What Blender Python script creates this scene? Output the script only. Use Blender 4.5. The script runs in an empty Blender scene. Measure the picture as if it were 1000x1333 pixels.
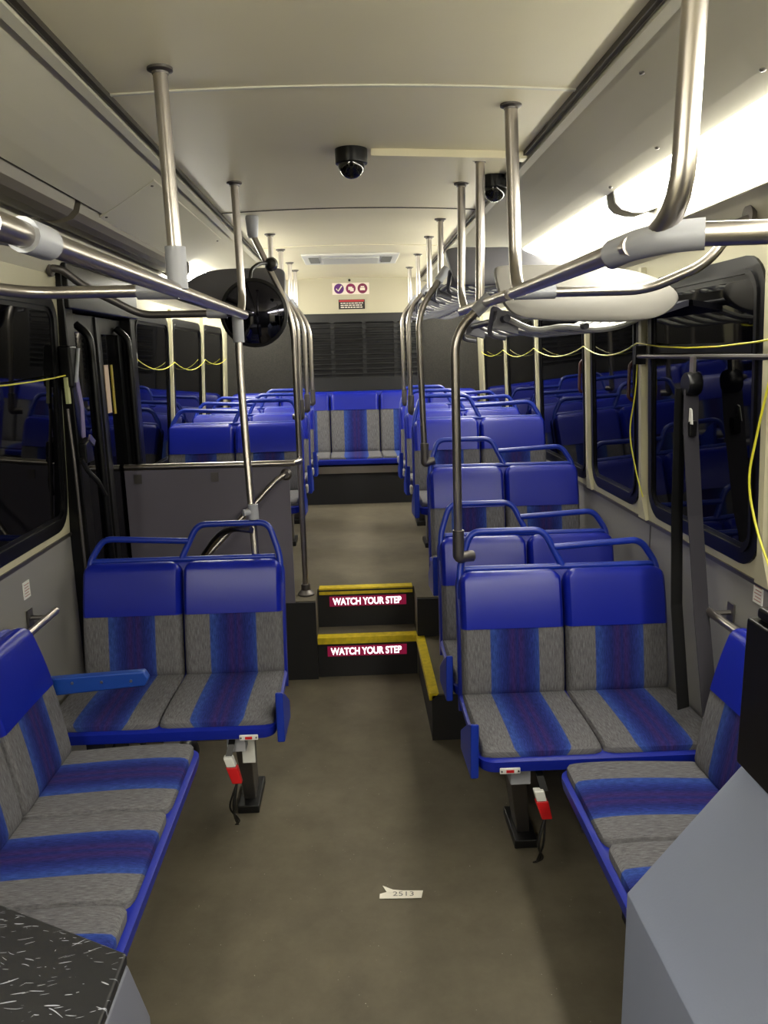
import bpy, bmesh, math, random
from mathutils import Vector, Matrix
random.seed(7)
PI = math.pi
SC = bpy.context.scene
COL = SC.collection

# ------------------------------------------------------------------ camera
cd = bpy.data.cameras.new('camera'); cam = bpy.data.objects.new('camera', cd); COL.objects.link(cam)
cd.sensor_fit = 'HORIZONTAL'; cd.sensor_width = 36.0; cd.lens = 36.0 * 1000.0 / 1000.0
cd.clip_start = 0.02; cd.clip_end = 60
H = 1.68
def cam_axes():
    f = 1000.0
    y = Vector(((460-500)/f, (666.5-462)/f, 1.0)).normalized()
    r = 0.03
    x = Vector((1, r, -(y[0] + r*y[1])/y[2])).normalized()
    z = y.cross(x)
    if z[1] < 0: z = -z
    return x, y, z
_x, _y, _z = cam_axes()          # world axes seen in camera space (right, up, forward)
right = Vector((_x[0], _y[0], _z[0])); up = Vector((_x[1], _y[1], _z[1])); fwd = Vector((_x[2], _y[2], _z[2]))
m = Matrix((right, up, -fwd)).transposed().to_4x4(); m.translation = Vector((0, 0, H))
cam.matrix_world = m
SC.camera = cam

# ------------------------------------------------------------------ world, exposure
w = bpy.data.worlds.new('night'); SC.world = w; w.use_nodes = True
w.node_tree.nodes['Background'].inputs[0].default_value = (0.010, 0.012, 0.02, 1)
w.node_tree.nodes['Background'].inputs[1].default_value = 1.0
SC.view_settings.view_transform = 'Standard'; SC.view_settings.look = 'None'
SC.view_settings.exposure = -0.12; SC.view_settings.gamma = 1.0
LIGHT_N = 22.0; LIGHT_R = 40.0; LIGHT_L = 44.0; LIGHT_F = 40.0

# ------------------------------------------------------------------ materials
def lin(c):
    return tuple((v/255/12.92 if v/255 <= .04045 else ((v/255+.055)/1.055)**2.4) for v in c)
MATS = {}
def mat(name, rgb, rough=.5, metal=0., noise=0., nscale=30., bump=0., bscale=200., spec=.5, emit=None, estr=0., coat=0., aniso=0.):
    if name in MATS: return MATS[name]
    m = bpy.data.materials.new(name); m.use_nodes = True; nt = m.node_tree; b = nt.nodes['Principled BSDF']
    c = lin(rgb)
    b.inputs['Base Color'].default_value = (*c, 1); b.inputs['Roughness'].default_value = rough
    b.inputs['Metallic'].default_value = metal; b.inputs['Specular IOR Level'].default_value = spec
    b.inputs['Coat Weight'].default_value = coat
    tc = nt.nodes.new('ShaderNodeTexCoord')
    if noise:
        n = nt.nodes.new('ShaderNodeTexNoise'); n.inputs['Scale'].default_value = nscale; n.inputs['Detail'].default_value = 6
        r = nt.nodes.new('ShaderNodeValToRGB')
        r.color_ramp.elements[0].position = .3; r.color_ramp.elements[1].position = .7
        r.color_ramp.elements[0].color = (*[v*(1-noise) for v in c], 1); r.color_ramp.elements[1].color = (*[min(1, v*(1+noise)) for v in c], 1)
        nt.links.new(tc.outputs['Object'], n.inputs['Vector']); nt.links.new(n.outputs['Fac'], r.inputs[0]); nt.links.new(r.outputs[0], b.inputs['Base Color'])
    if bump:
        n2 = nt.nodes.new('ShaderNodeTexNoise'); n2.inputs['Scale'].default_value = bscale; n2.inputs['Detail'].default_value = 3
        bp = nt.nodes.new('ShaderNodeBump'); bp.inputs['Strength'].default_value = bump; bp.inputs['Distance'].default_value = .002
        nt.links.new(tc.outputs['Object'], n2.inputs['Vector']); nt.links.new(n2.outputs['Fac'], bp.inputs['Height']); nt.links.new(bp.outputs[0], b.inputs['Normal'])
    if emit:
        b.inputs['Emission Color'].default_value = (*emit, 1); b.inputs['Emission Strength'].default_value = estr
    MATS[name] = m; return m

def fabric_mat():
    m = bpy.data.materials.new('striped fabric'); m.use_nodes = True; nt = m.node_tree; b = nt.nodes['Principled BSDF']; L = nt.links
    b.inputs['Roughness'].default_value = .95; b.inputs['Specular IOR Level'].default_value = .15
    uv = nt.nodes.new('ShaderNodeUVMap'); uv.uv_map = 'UVMap'
    sep = nt.nodes.new('ShaderNodeSeparateXYZ'); L.new(uv.outputs[0], sep.inputs[0])
    ramp = nt.nodes.new('ShaderNodeValToRGB'); cr = ramp.color_ramp; cr.interpolation = 'LINEAR'
    gray = lin((100, 99, 103)); blue = lin((37, 49, 118)); lblue = lin((46, 68, 136)); purp = lin((50, 36, 92)); dblue = lin((30, 38, 100))
    pts = [(0, gray), (.265, gray), (.275, lblue), (.31, lblue), (.37, blue), (.43, dblue), (.49, purp), (.53, dblue), (.56, purp), (.62, dblue), (.68, blue), (.735, lblue), (.745, gray), (1, gray)]
    cr.elements[0].position = 0; cr.elements[0].color = (*gray, 1); cr.elements[1].position = 1; cr.elements[1].color = (*gray, 1)
    for p, c in pts[1:-1]:
        e = cr.elements.new(p); e.color = (*c, 1)
    L.new(sep.outputs[0], ramp.inputs[0])
    # fine woven streaks that run along the stripes
    mp = nt.nodes.new('ShaderNodeMapping'); mp.inputs['Scale'].default_value = (110, 16, 1); L.new(uv.outputs[0], mp.inputs[0])
    n = nt.nodes.new('ShaderNodeTexNoise'); n.inputs['Scale'].default_value = 1.0; n.inputs['Detail'].default_value = 4; n.inputs['Roughness'].default_value = .7
    L.new(mp.outputs[0], n.inputs['Vector'])
    mr = nt.nodes.new('ShaderNodeMapRange'); mr.inputs[1].default_value = .3; mr.inputs[2].default_value = .7; mr.inputs[3].default_value = .5; mr.inputs[4].default_value = 1.38
    L.new(n.outputs['Fac'], mr.inputs[0])
    mx = nt.nodes.new('ShaderNodeVectorMath'); mx.operation = 'SCALE'; L.new(ramp.outputs[0], mx.inputs[0]); L.new(mr.outputs[0], mx.inputs['Scale'])
    L.new(mx.outputs[0], b.inputs['Base Color'])
    bp = nt.nodes.new('ShaderNodeBump'); bp.inputs['Strength'].default_value = .35; bp.inputs['Distance'].default_value = .002
    L.new(n.outputs['Fac'], bp.inputs['Height']); L.new(bp.outputs[0], b.inputs['Normal'])
    return m
FAB = fabric_mat()
VINYL = mat('blue vinyl', (16, 30, 142), .32, bump=.12, bscale=60, spec=.32)
SHELL = mat('blue moulded plastic', (15, 32, 140), .4, spec=.35)
RAILB = mat('blue painted tube', (20, 46, 150), .35)
STEEL = mat('brushed stainless steel', (180, 174, 168), .3, 1.0, noise=.06, nscale=8)
DSTEEL = mat('dull metal', (110, 106, 104), .45, .9)
CLAMP = mat('grey cast clamp', (166, 168, 176), .5, .2)
CEIL = mat('cream ceiling laminate', (238, 230, 200), .42, noise=.03, nscale=1.5)
COVE = mat('cream cove panel', (192, 188, 170), .45)
CREAM = mat('cream painted pillar', (184, 179, 152), .45)
GRAYW = mat('grey wall laminate', (130, 128, 126), .5, bump=.05, bscale=300)
PART = mat('mauve grey partition', (104, 100, 112), .5, bump=.05, bscale=300)
BLACK = mat('black rubber', (14, 14, 15), .45)
BLACKG = mat('black satin frame', (9, 9, 11), .32, spec=.3)
GLASS = mat('dark tinted glass', (3, 3, 5), .03, spec=.2)
YELLOW = mat('yellow step edging', (200, 176, 20), .5, noise=.18, nscale=40)
YCORD = mat('yellow plastic cord', (215, 210, 60), .4)
WHITEP = mat('white plastic', (215, 215, 210), .5)
RED = mat('red plastic', (190, 24, 28), .4)
DECK = mat('black riser rubber', (26, 25, 27), .7)
WEB = mat('charcoal belt webbing', (40, 38, 46), .8, bump=.3, bscale=500)
MESHG = mat('dark charcoal mesh', (32, 30, 26), .8, noise=.6, nscale=120)
NAVY = mat('dark navy frame', (34, 34, 48), .5)
LGRAY = mat('pale grey cabinet', (112, 118, 138), .5, bump=.08, bscale=250)
PANELW = mat('off white moulded panel', (150, 147, 142), .42)
PANELG = mat('mid grey moulded panel', (96, 95, 100), .5)
DOME = mat('smoked black dome', (5, 5, 6), .06, spec=.7)

def floor_mat():
    m = bpy.data.materials.new('speckled brown grey floor'); m.use_nodes = True; nt = m.node_tree; b = nt.nodes['Principled BSDF']; L = nt.links
    b.inputs['Roughness'].default_value = .62; b.inputs['Specular IOR Level'].default_value = .3
    tc = nt.nodes.new('ShaderNodeTexCoord')
    n = nt.nodes.new('ShaderNodeTexNoise'); n.inputs['Scale'].default_value = 5; n.inputs['Detail'].default_value = 8; n.inputs['Roughness'].default_value = .7
    L.new(tc.outputs['Object'], n.inputs['Vector'])
    r = nt.nodes.new('ShaderNodeValToRGB'); r.color_ramp.elements[0].position = .3; r.color_ramp.elements[1].position = .72
    r.color_ramp.elements[0].color = (*lin((84, 78, 66)), 1); r.color_ramp.elements[1].color = (*lin((103, 96, 81)), 1)
    L.new(n.outputs['Fac'], r.inputs[0])
    v = nt.nodes.new('ShaderNodeTexVoronoi'); v.inputs['Scale'].default_value = 55; L.new(tc.outputs['Object'], v.inputs['Vector'])
    r2 = nt.nodes.new('ShaderNodeValToRGB'); r2.color_ramp.elements[0].position = .06; r2.color_ramp.elements[1].position = .08
    r2.color_ramp.elements[0].color = (1, 1, 1, 1); r2.color_ramp.elements[1].color = (0, 0, 0, 1)
    L.new(v.outputs['Distance'], r2.inputs[0])
    n3 = nt.nodes.new('ShaderNodeTexNoise'); n3.inputs['Scale'].default_value = 9; L.new(tc.outputs['Object'], n3.inputs['Vector'])
    mr = nt.nodes.new('ShaderNodeMapRange'); mr.inputs[1].default_value = .52; mr.inputs[2].default_value = .66; L.new(n3.outputs['Fac'], mr.inputs[0])
    mu = nt.nodes.new('ShaderNodeMath'); mu.operation = 'MULTIPLY'; L.new(r2.outputs[0], mu.inputs[0]); L.new(mr.outputs[0], mu.inputs[1])
    mix = nt.nodes.new('ShaderNodeMixRGB'); L.new(mu.outputs[0], mix.inputs[0]); L.new(r.outputs[0], mix.inputs[1]); mix.inputs[2].default_value = (.45, .43, .36, 1)
    L.new(mix.outputs[0], b.inputs['Base Color'])
    return m
FLOOR = floor_mat()

def scratch_mat():
    m = bpy.data.materials.new('scratched black laminate'); m.use_nodes = True; nt = m.node_tree; b = nt.nodes['Principled BSDF']; L = nt.links
    b.inputs['Roughness'].default_value = .5
    tc = nt.nodes.new('ShaderNodeTexCoord'); prev = None
    for k, (rot, sc, th) in enumerate(((.3, (5, 60, 1), .02), (1.4, (8, 90, 1), .02), (2.3, (7, 80, 1), .018), (.9, (12, 120, 1), .016), (1.9, (4, 70, 1), .014), (2.8, (10, 140, 1), .02), (.6, (14, 60, 1), .012))):
        wn = nt.nodes.new('ShaderNodeTexNoise'); wn.inputs['Scale'].default_value = 5 + k
        mp = nt.nodes.new('ShaderNodeMapping'); mp.inputs['Rotation'].default_value = (0, 0, rot); mp.inputs['Scale'].default_value = sc; mp.inputs['Location'].default_value = (k*3, k, 0)
        L.new(tc.outputs['Object'], wn.inputs['Vector'])
        add = nt.nodes.new('ShaderNodeMixRGB'); add.inputs[0].default_value = .12; L.new(tc.outputs['Object'], add.inputs[1]); L.new(wn.outputs['Color'], add.inputs[2])
        L.new(add.outputs[0], mp.inputs[0])
        v = nt.nodes.new('ShaderNodeTexVoronoi'); v.inputs['Scale'].default_value = 2.4; L.new(mp.outputs[0], v.inputs['Vector'])
        lt = nt.nodes.new('ShaderNodeMath'); lt.operation = 'LESS_THAN'; lt.inputs[1].default_value = th*5.5; L.new(v.outputs['Distance'], lt.inputs[0])
        if prev is None: prev = lt
        else:
            mx = nt.nodes.new('ShaderNodeMath'); mx.operation = 'MAXIMUM'; L.new(prev.outputs[0], mx.inputs[0]); L.new(lt.outputs[0], mx.inputs[1]); prev = mx
    mix = nt.nodes.new('ShaderNodeMixRGB'); L.new(prev.outputs[0], mix.inputs[0]); mix.inputs[1].default_value = (*lin((16, 16, 19)), 1); mix.inputs[2].default_value = (*lin((128, 130, 140)), 1)
    L.new(mix.outputs[0], b.inputs['Base Color']); return m
SCRATCH = scratch_mat()

# ------------------------------------------------------------------ mesh helpers
def obj(name, bm, material, parent=None, smooth=False, bevel=0.):
    bmesh.ops.recalc_face_normals(bm, faces=bm.faces)
    me = bpy.data.meshes.new(name); bm.to_mesh(me); bm.free()
    o = bpy.data.objects.new(name, me); COL.objects.link(o)
    for mm in (material if isinstance(material, (list, tuple)) else [material]): me.materials.append(mm)
    if smooth:
        for p in me.polygons: p.use_smooth = True
        me.set_sharp_from_angle(angle=math.radians(40))
    if bevel:
        b = o.modifiers.new('bevel', 'BEVEL'); b.width = bevel; b.segments = 3; b.limit_method = 'ANGLE'
        for p in me.polygons: p.use_smooth = True
        me.set_sharp_from_angle(angle=math.radians(180))
        b.harden_normals = False
        wn = o.modifiers.new('wn', 'WEIGHTED_NORMAL'); wn.keep_sharp = True
    if parent: o.parent = parent
    return o
def tag(o, label, cat, group=None):
    o['label'] = label; o['category'] = cat
    if group: o['group'] = group
    return o
def thing(name, label, cat, loc=(0, 0, 0), rz=0., group=None):
    o = bpy.data.objects.new(name, None); COL.objects.link(o); o.empty_display_size = .05
    o.location = loc; o.rotation_euler = (0, 0, rz); return tag(o, label, cat, group)
def struct(name, bm, material, parent=None, **k):
    o = obj(name, bm, material, parent, **k)
    if parent is None: o['kind'] = 'structure'
    return o
def NB(): return bmesh.new()
def box(bm, x0, x1, y0, y1, z0, z1):
    v = [bm.verts.new((x, y, z)) for x in (x0, x1) for y in (y0, y1) for z in (z0, z1)]
    for f in ((0, 1, 3, 2), (4, 6, 7, 5), (0, 4, 5, 1), (2, 3, 7, 6), (0, 2, 6, 4), (1, 5, 7, 3)): bm.faces.new([v[i] for i in f])
    return bm
def hexa(bm, pts):   # bottom 4 then top 4
    v = [bm.verts.new(p) for p in pts]
    for f in ((3, 2, 1, 0), (4, 5, 6, 7), (0, 1, 5, 4), (1, 2, 6, 5), (2, 3, 7, 6), (3, 0, 4, 7)): bm.faces.new([v[i] for i in f])
    return bm
def prism_y(bm, prof, y0, y1):   # closed polygon in xz extruded along y
    a = [bm.verts.new((x, y0, z)) for x, z in prof]; b = [bm.verts.new((x, y1, z)) for x, z in prof]
    n = len(prof); bm.faces.new(a); bm.faces.new(b[::-1])
    for i in range(n): bm.faces.new((a[i], b[i], b[(i+1) % n], a[(i+1) % n]))
    return bm
def fillet(pts, r, seg=6):
    pts = [Vector(p) for p in pts]; out = [pts[0]]
    for i in range(1, len(pts)-1):
        a, b, c = pts[i-1], pts[i], pts[i+1]
        d1 = (a-b); d2 = (c-b); rr = min(r, d1.length*.48, d2.length*.48)
        p0 = b + d1.normalized()*rr; p2 = b + d2.normalized()*rr
        for k in range(seg+1):
            t = k/seg; out.append(p0*(1-t)**2 + b*2*t*(1-t) + p2*t*t)
    out.append(pts[-1]); return out
def tube(bm, pts, r, fil=.05, seg=14, radii=None):
    P = fillet(pts, fil) if fil else [Vector(p) for p in pts]
    n = len(P); T = []
    for i in range(n):
        t = (P[min(i+1, n-1)] - P[max(i-1, 0)]).normalized(); T.append(t)
    u = T[0].orthogonal().normalized(); rings = []
    for i in range(n):
        if i:
            q = T[i-1].rotation_difference(T[i]); u = q @ u
        u = (u - T[i]*u.dot(T[i])).normalized(); v = T[i].cross(u)
        rr = r if radii is None else radii[i]
        rings.append([bm.verts.new(P[i] + (u*math.cos(a) + v*math.sin(a))*rr) for a in [2*PI*k/seg for k in range(seg)]])
    for i in range(n-1):
        for k in range(seg): bm.faces.new((rings[i][k], rings[i][(k+1) % seg], rings[i+1][(k+1) % seg], rings[i+1][k]))
    bm.faces.new(rings[0][::-1]); bm.faces.new(rings[-1]); return bm
def strip(bm, pts, wvec, th=.002):   # flat webbing along pts, width vector wvec
    P = [Vector(p) for p in pts]; W = Vector(wvec); R = []
    for i, p in enumerate(P):
        t = (P[min(i+1, len(P)-1)]-P[max(i-1, 0)]).normalized(); nn = t.cross(W).normalized()*th
        R.append([bm.verts.new(q) for q in (p-W/2-nn, p+W/2-nn, p+W/2+nn, p-W/2+nn)])
    for a, b in zip(R, R[1:]):
        for k in range(4): bm.faces.new((a[k], a[(k+1) % 4], b[(k+1) % 4], b[k]))
    bm.faces.new(R[0][::-1]); bm.faces.new(R[-1]); return bm
def cyl(bm, p0, p1, r, seg=20): return tube(bm, [p0, p1], r, 0, seg)
def lathe(bm, prof, center, axis='Z', seg=28):
    rings = []; cx, cy, cz = center
    for r, h in prof:
        ring = []
        for k in range(seg):
            a = 2*PI*k/seg; c, s = r*math.cos(a), r*math.sin(a)
            ring.append(bm.verts.new({'Z': (cx+c, cy+s, cz+h), 'X': (cx+h, cy+c, cz+s), 'Y': (cx+c, cy+h, cz+s)}[axis]))
        rings.append(ring)
    for a, b in zip(rings, rings[1:]):
        for k in range(seg): bm.faces.new((a[k], a[(k+1) % seg], b[(k+1) % seg], b[k]))
    bm.faces.new(rings[0]); bm.faces.new(rings[-1][::-1]); return bm
def rrect(w0, w1, h0, h1, r, seg=6):
    out = []
    for cx, cy, a0 in ((w1-r, h1-r, 0), (w0+r, h1-r, PI/2), (w0+r, h0+r, PI), (w1-r, h0+r, 1.5*PI)):
        for k in range(seg+1):
            a = a0 + PI/2*k/seg; out.append((cx+r*math.cos(a), cy+r*math.sin(a)))
    return out
def poly_plate(bm, pts, off):   # pts: 3D outline, off: extrusion vector
    off = Vector(off); a = [bm.verts.new(Vector(p)) for p in pts]; b = [bm.verts.new(Vector(p)+off) for p in pts]
    n = len(pts); bm.faces.new(a[::-1]); bm.faces.new(b)
    for i in range(n): bm.faces.new((a[i], a[(i+1) % n], b[(i+1) % n], b[i]))
    return bm
def text_obj(name, txt, height, width, material, loc, rot, parent=None, bold=.0, depth=.0006):
    cu = bpy.data.curves.new(name, 'FONT'); cu.body = txt; cu.extrude = depth; cu.offset = bold; cu.size = 1.0
    cu.align_x = 'CENTER'; cu.align_y = 'CENTER'; cu.fill_mode = 'BOTH'
    t = bpy.data.objects.new(name, cu); COL.objects.link(t)
    dg = bpy.context.evaluated_depsgraph_get(); me = bpy.data.meshes.new_from_object(t.evaluated_get(dg))
    bpy.data.objects.remove(t); bpy.data.curves.remove(cu)
    xs = [v.co.x for v in me.vertices]; ys = [v.co.y for v in me.vertices]
    cx, cy = (max(xs)+min(xs))/2, (max(ys)+min(ys))/2; sx = width/(max(xs)-min(xs)); sy = height/(max(ys)-min(ys))
    for v in me.vertices: v.co = Vector(((v.co.x-cx)*sx, (v.co.y-cy)*sy, v.co.z))
    me.materials.clear(); me.materials.append(material)
    o = bpy.data.objects.new(name, me); COL.objects.link(o); o.location = loc; o.rotation_euler = rot
    if parent: o.parent = parent
    return o

# ------------------------------------------------------------------ lights (diffusers of the bus's own strip lights)
def lamp_mat(name, s, rgb=(1.0, .965, .84)):
    return mat(name, (235, 235, 225), .4, emit=rgb, estr=s)
LITR = lamp_mat('lit diffuser right', LIGHT_R); LITN = lamp_mat('lit diffuser near right', LIGHT_N); LITL = lamp_mat('lit diffuser left', LIGHT_L); LITF = lamp_mat('lit diffuser front', LIGHT_F)
UNLIT = mat('unlit grey diffuser', (104, 98, 86), .5)
def light_strip(side, y0, y1, m, label, on=True, k=1.):
    s = side
    t = thing('strip_light', label, 'light', (s*.97, y0, 2.19), group='fluorescent strip lights in the coves')
    def L(x, z): return (s*x - s*.97, z-2.19)
    b = NB(); prof = [L(.876, 2.21), L(.877-.004*k, 2.183), L(.885-.010*k, 2.157-.016*k), L(.905-.012*k, 2.138-.020*k), L(.935-.005*k, 2.128-.022*k), L(.970, 2.126-.018*k), L(1.012, 2.138), L(1.012, 2.21)]
    prism_y(b, prof, .012, y1-y0-.012); obj('diffuser', b, m, t)
    for ya in (0, y1-y0-.012):
        b = NB(); g = .005 if on else 0.; prof = [L(.876-g, 2.212), L(.877-.004*k-g, 2.182), L(.885-.010*k-g, 2.157-.016*k-g), L(.905-.012*k-g, 2.138-.020*k-g), L(.935-.005*k, 2.128-.022*k-g), L(.970, 2.126-.018*k-g), L(1.012+g, 2.138-g), L(1.012+g, 2.212)]
        prism_y(b, prof, ya, ya+.012); obj('end_cap', b, PANELW if on else UNLIT, t)
    return t
light_strip(1, -1.6, 1.25, LITF, 'lit ceiling strip light over the driver side at the front right')
light_strip(1, 1.3, 2.66, LITN, 'brightest lit strip light behind the near right pole, nearest segment', k=.15)
light_strip(1, 2.72, 4.05, LITN, 'lit strip light on the right between the bright near segment and the luggage rack', k=.15)
light_strip(1, 4.1, 5.5, LITR, 'lit strip light on the right above the middle of the upper deck')
light_strip(1, 5.55, 7.0, LITR, 'lit strip light on the right closest to the rear wall')
light_strip(-1, -1.6, .9, LITF, 'lit strip light over the front left door area')
light_strip(-1, .95, 2.65, UNLIT, 'unlit grey strip light at the upper left edge, nearest on the left', False, 0)
light_strip(-1, 2.7, 4.3, UNLIT, 'unlit grey strip light on the left ahead of the convex mirror', False, 0)
light_strip(-1, 4.35, 5.6, LITL, 'lit strip light glowing on the left behind the grey rack end panel')
light_strip(-1, 5.65, 7.0, LITL, 'lit strip light on the left closest to the rear wall')

# ------------------------------------------------------------------ room shell
YF, YB, ZC, WX = -1.8, 7.15, 2.35, 1.17
b = NB(); box(b, -1.25, 1.25, YF, 4.3, -.06, 0); struct('floor', b, FLOOR)
# upper deck with the stair notch cut out
b = NB(); box(b, -1.2, -.235, 3.84, YB, .001, .43); box(b, .295, 1.2, 3.84, YB, .001, .43); box(b, -.235, .295, 4.04, YB, .001, .43)
struct('floor', b, FLOOR)
b = NB(); box(b, -1.2, -.235, 3.826, 3.84, 0, .425); box(b, .295, 1.2, 3.826, 3.84, .217, .425); struct('trim_1', b, DECK)
# low platform under the third right row
b = NB(); box(b, .30, 1.17, 3.12, 3.826, 0, .212); struct('trim_2', b, DECK)
b = NB(); box(b, .305, 1.17, 3.125, 3.826, .2125, .217); struct('trim_3', b, FLOOR)
# ceiling, slightly crowned
b = NB(); prof = []
for i in range(13):
    x = -.7 + 1.4*i/12; prof.append((x, ZC + .022*(1-(x/.7)**2) - .012))
prism_y(b, prof + [(.7, 2.45), (-.7, 2.45)], YF, YB); struct('ceiling', b, CEIL, smooth=True)
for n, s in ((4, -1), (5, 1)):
    # cove panel from ceiling edge out to the lamp
    b = NB(); prism_y(b, [(s*.615, 2.338), (s*.64, 2.328), (s*.70, 2.286), (s*.76, 2.247), (s*.82, 2.211), (s*.868, 2.186), (s*.868, 2.215), (s*.70, 2.35), (s*.615, 2.345)], YF, YB); struct('trim_%d' % n, b, COVE)
    b = NB(); prism_y(b, [(s*.598, 2.350), (s*.598, 2.330), (s*.612, 2.330), (s*.612, 2.350)], YF, YB); c_ = NB(); prism_y(c_, [(s*.622, 2.345), (s*.618, 2.320), (s*.640, 2.312), (s*.652, 2.325)], YF, YB); struct('trim_%d' % (n+12), c_, COVE); struct('trim_%d' % (n+2), b, mat('painted gap shadow', (52, 46, 36), .7))  # dark brown strip paints the shadow between ceiling edge and cove lip
    b = NB(); prism_y(b, [(s*1.03, 2.16), (s*1.032, 2.136), (s*1.05, 2.118), (s*1.14, 1.985), (s*1.20, 1.985), (s*1.20, 2.26), (s*1.03, 2.26)], YF, YB); struct('trim_%d' % (n+4), b, COVE if s > 0 else COVE)
    b = NB(); prism_y(b, [(s*.87, 2.215), (s*1.25, 2.215), (s*1.25, 2.3), (s*.8, 2.3)], YF, YB); struct('trim_%d' % (n+6), b, BLACK)
    b = NB(); prism_y(b, [(s*1.018, 2.150), (s*1.019, 2.105), (s*1.022, 2.070), (s*1.030, 2.068), (s*1.034, 2.14)], YF, YB); struct('trim_%d' % (n+8), b, COVE)
# ceiling joints
b = NB(); box(b, -.60, .62, 2.15, 2.162, 2.337, 2.3445)
for v in b.verts: v.co.z += .020*(1-(v.co.x/.7)**2) * 0
b.free(); b = NB()
def crown(x): return ZC + .022*(1-(x/.7)**2) - .012
def ceil_bar(bm, x0, x1, y0, y1, d, n=14):
    for i in range(n):
        a = x0+(x1-x0)*i/n; c = x0+(x1-x0)*(i+1)/n
        hexa(bm, [(a, y0, crown(a)-d), (c, y0, crown(c)-d), (c, y1, crown(c)-d), (a, y1, crown(a)-d), (a, y0, crown(a)+.002), (c, y0, crown(c)+.002), (c, y1, crown(c)+.002), (a, y1, crown(a)+.002)])
    return bm
ceil_bar(b, -.61, .61, 2.150, 2.163, .004); struct('trim_14', b, mat('white joint strip', (225, 222, 205), .4))
b = NB(); ceil_bar(b, -.61, .61, 3.83, 3.84, .003); struct('trim_15', b, mat('dark joint', (70, 64, 50), .6))
b = NB(); ceil_bar(b, -.61, .61, 5.07, 5.085, .004); struct('trim_16', b, CEIL)
b = NB(); ceil_bar(b, .08, .61, 2.78, 2.83, .022, 1); tag(obj('cable_duct', b, CEIL), 'cream cable duct across the ceiling beside the centre camera dome', 'duct')

def wx(z): return WX if z < 1.0 else WX - .045*(z-1.0)/.95
SILL = 1.0
for side, nm in ((-1, 'wall_left'), (1, 'wall_right')):
    b = NB(); s = side
    prism_y(b, [(s*wx(SILL), SILL), (s*wx(2.0), 2.0), (s*1.26, 2.05), (s*1.26, SILL)], YF, 3.13 if s < 0 else YB)
    if s < 0: prism_y(b, [(s*wx(SILL), SILL), (s*wx(2.0), 2.0), (s*1.26, 2.05), (s*1.26, SILL)], 4.02, YB); prism_y(b, [(s*1.21, SILL), (s*1.21, 2.0), (s*1.26, 2.05), (s*1.26, SILL)], 3.13, 4.02)
    W_ = struct(nm, b, CREAM)
    b = NB(); prism_y(b, [(s*WX, -.0), (s*WX, SILL-.004), (s*1.26, SILL-.004), (s*1.26, 0)], YF, YB)
    if s < 0:
        b.free(); b = NB(); prism_y(b, [(s*WX, 0), (s*WX, SILL-.004), (s*1.26, SILL-.004), (s*1.26, 0)], YF, 3.14)
        prism_y(b, [(s*WX, 0), (s*WX, SILL-.004), (s*1.26, SILL-.004), (s*1.26, 0)], 4.02, YB)
        prism_y(b, [(s*1.2, 0), (s*1.2, SILL-.004), (s*1.26, SILL-.004), (s*1.26, 0)], 3.14, 4.02)
    obj('lower_panel', b, GRAYW, W_)
    b = NB(); prism_y(b, [(s*(WX-.006), SILL-.012), (s*(WX-.006), SILL+.002), (s*1.2, SILL+.002), (s*1.2, SILL-.012)], YF, 3.13 if s < 0 else YB); obj('sill_trim', b, DSTEEL, W_)
    if s > 0:
        b = NB(); box(b, WX-.003, WX, 2.955, 2.962, .02, SILL-.012); obj('panel_joint', b, DSTEEL, W_)
for s, nm, ys in ((-1, 'wall_left', (4.90, 5.91, 6.87)), (1, 'wall_right', (2.085, 3.02, 3.74, 4.78, 5.77, 6.78))):
    for y in ys:
        b = NB(); w0 = .014
        hexa(b, [(s*(wx(1.10)+.01), y-w0, 1.10), (s*(wx(1.10)-.022), y-w0, 1.10), (s*(wx(1.10)-.022), y+w0, 1.10), (s*(wx(1.10)+.01), y+w0, 1.10), (s*(wx(1.95)+.01), y-w0, 1.98), (s*(wx(1.95)-.022), y-w0, 1.98), (s*(wx(1.95)-.022), y+w0, 1.98), (s*(wx(1.95)+.01), y+w0, 1.98)])
        hexa(b, [(s*(wx(1.0)+.01), y-.04, 1.0), (s*(wx(1.0)-.014), y-.04, 1.0), (s*(wx(1.0)-.014), y+.04, 1.0), (s*(wx(1.0)+.01), y+.04, 1.0), (s*(wx(1.1)+.01), y-w0, 1.101), (s*(wx(1.1)-.022), y-w0, 1.101), (s*(wx(1.1)-.022), y+w0, 1.101), (s*(wx(1.1)+.01), y+w0, 1.101)])
        obj('pillar_cover', b, CREAM, bpy.data.objects[nm])
# rear wall: cream head above, dark grille below
b = NB(); box(b, -1.25, 1.25, YB, YB+.08, 0, 2.45); WR = struct('wall_rear', b, mat('rear cream panel', (176, 170, 148), .45))
b = NB(); box(b, -1.16, 1.16, YB-.03, YB, 1.2, 2.035); obj('mesh_lining', b, MESHG, WR)
b = NB(); box(b, -.50, .62, YB-.045, YB-.031, 1.36, 2.045); obj('grille_backing', b, BLACK, WR)
b = NB()
for (x0, x1) in ((-.5, -.47), (-.2, -.165), (.085, .12), (.37, .405), (.60, .62)): box(b, x0, x1, YB-.06, YB-.046, 1.4, 2.0)
box(b, -.5, .62, YB-.062, YB-.046, 1.97, 2.03); box(b, -.5, .62, YB-.062, YB-.046, 1.36, 1.48)
for k in range(11):
    z = 1.51 + k*.0435; hexa(b, [(-.47, YB-.07, z), (.60, YB-.07, z), (.60, YB-.046, z+.016), (-.47, YB-.046, z+.016), (-.47, YB-.07, z+.006), (.60, YB-.07, z+.006), (.60, YB-.046, z+.022), (-.47, YB-.046, z+.022)])
obj('louvre_grille', b, mat('charcoal grille', (22, 22, 24), .5), WR)
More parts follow.
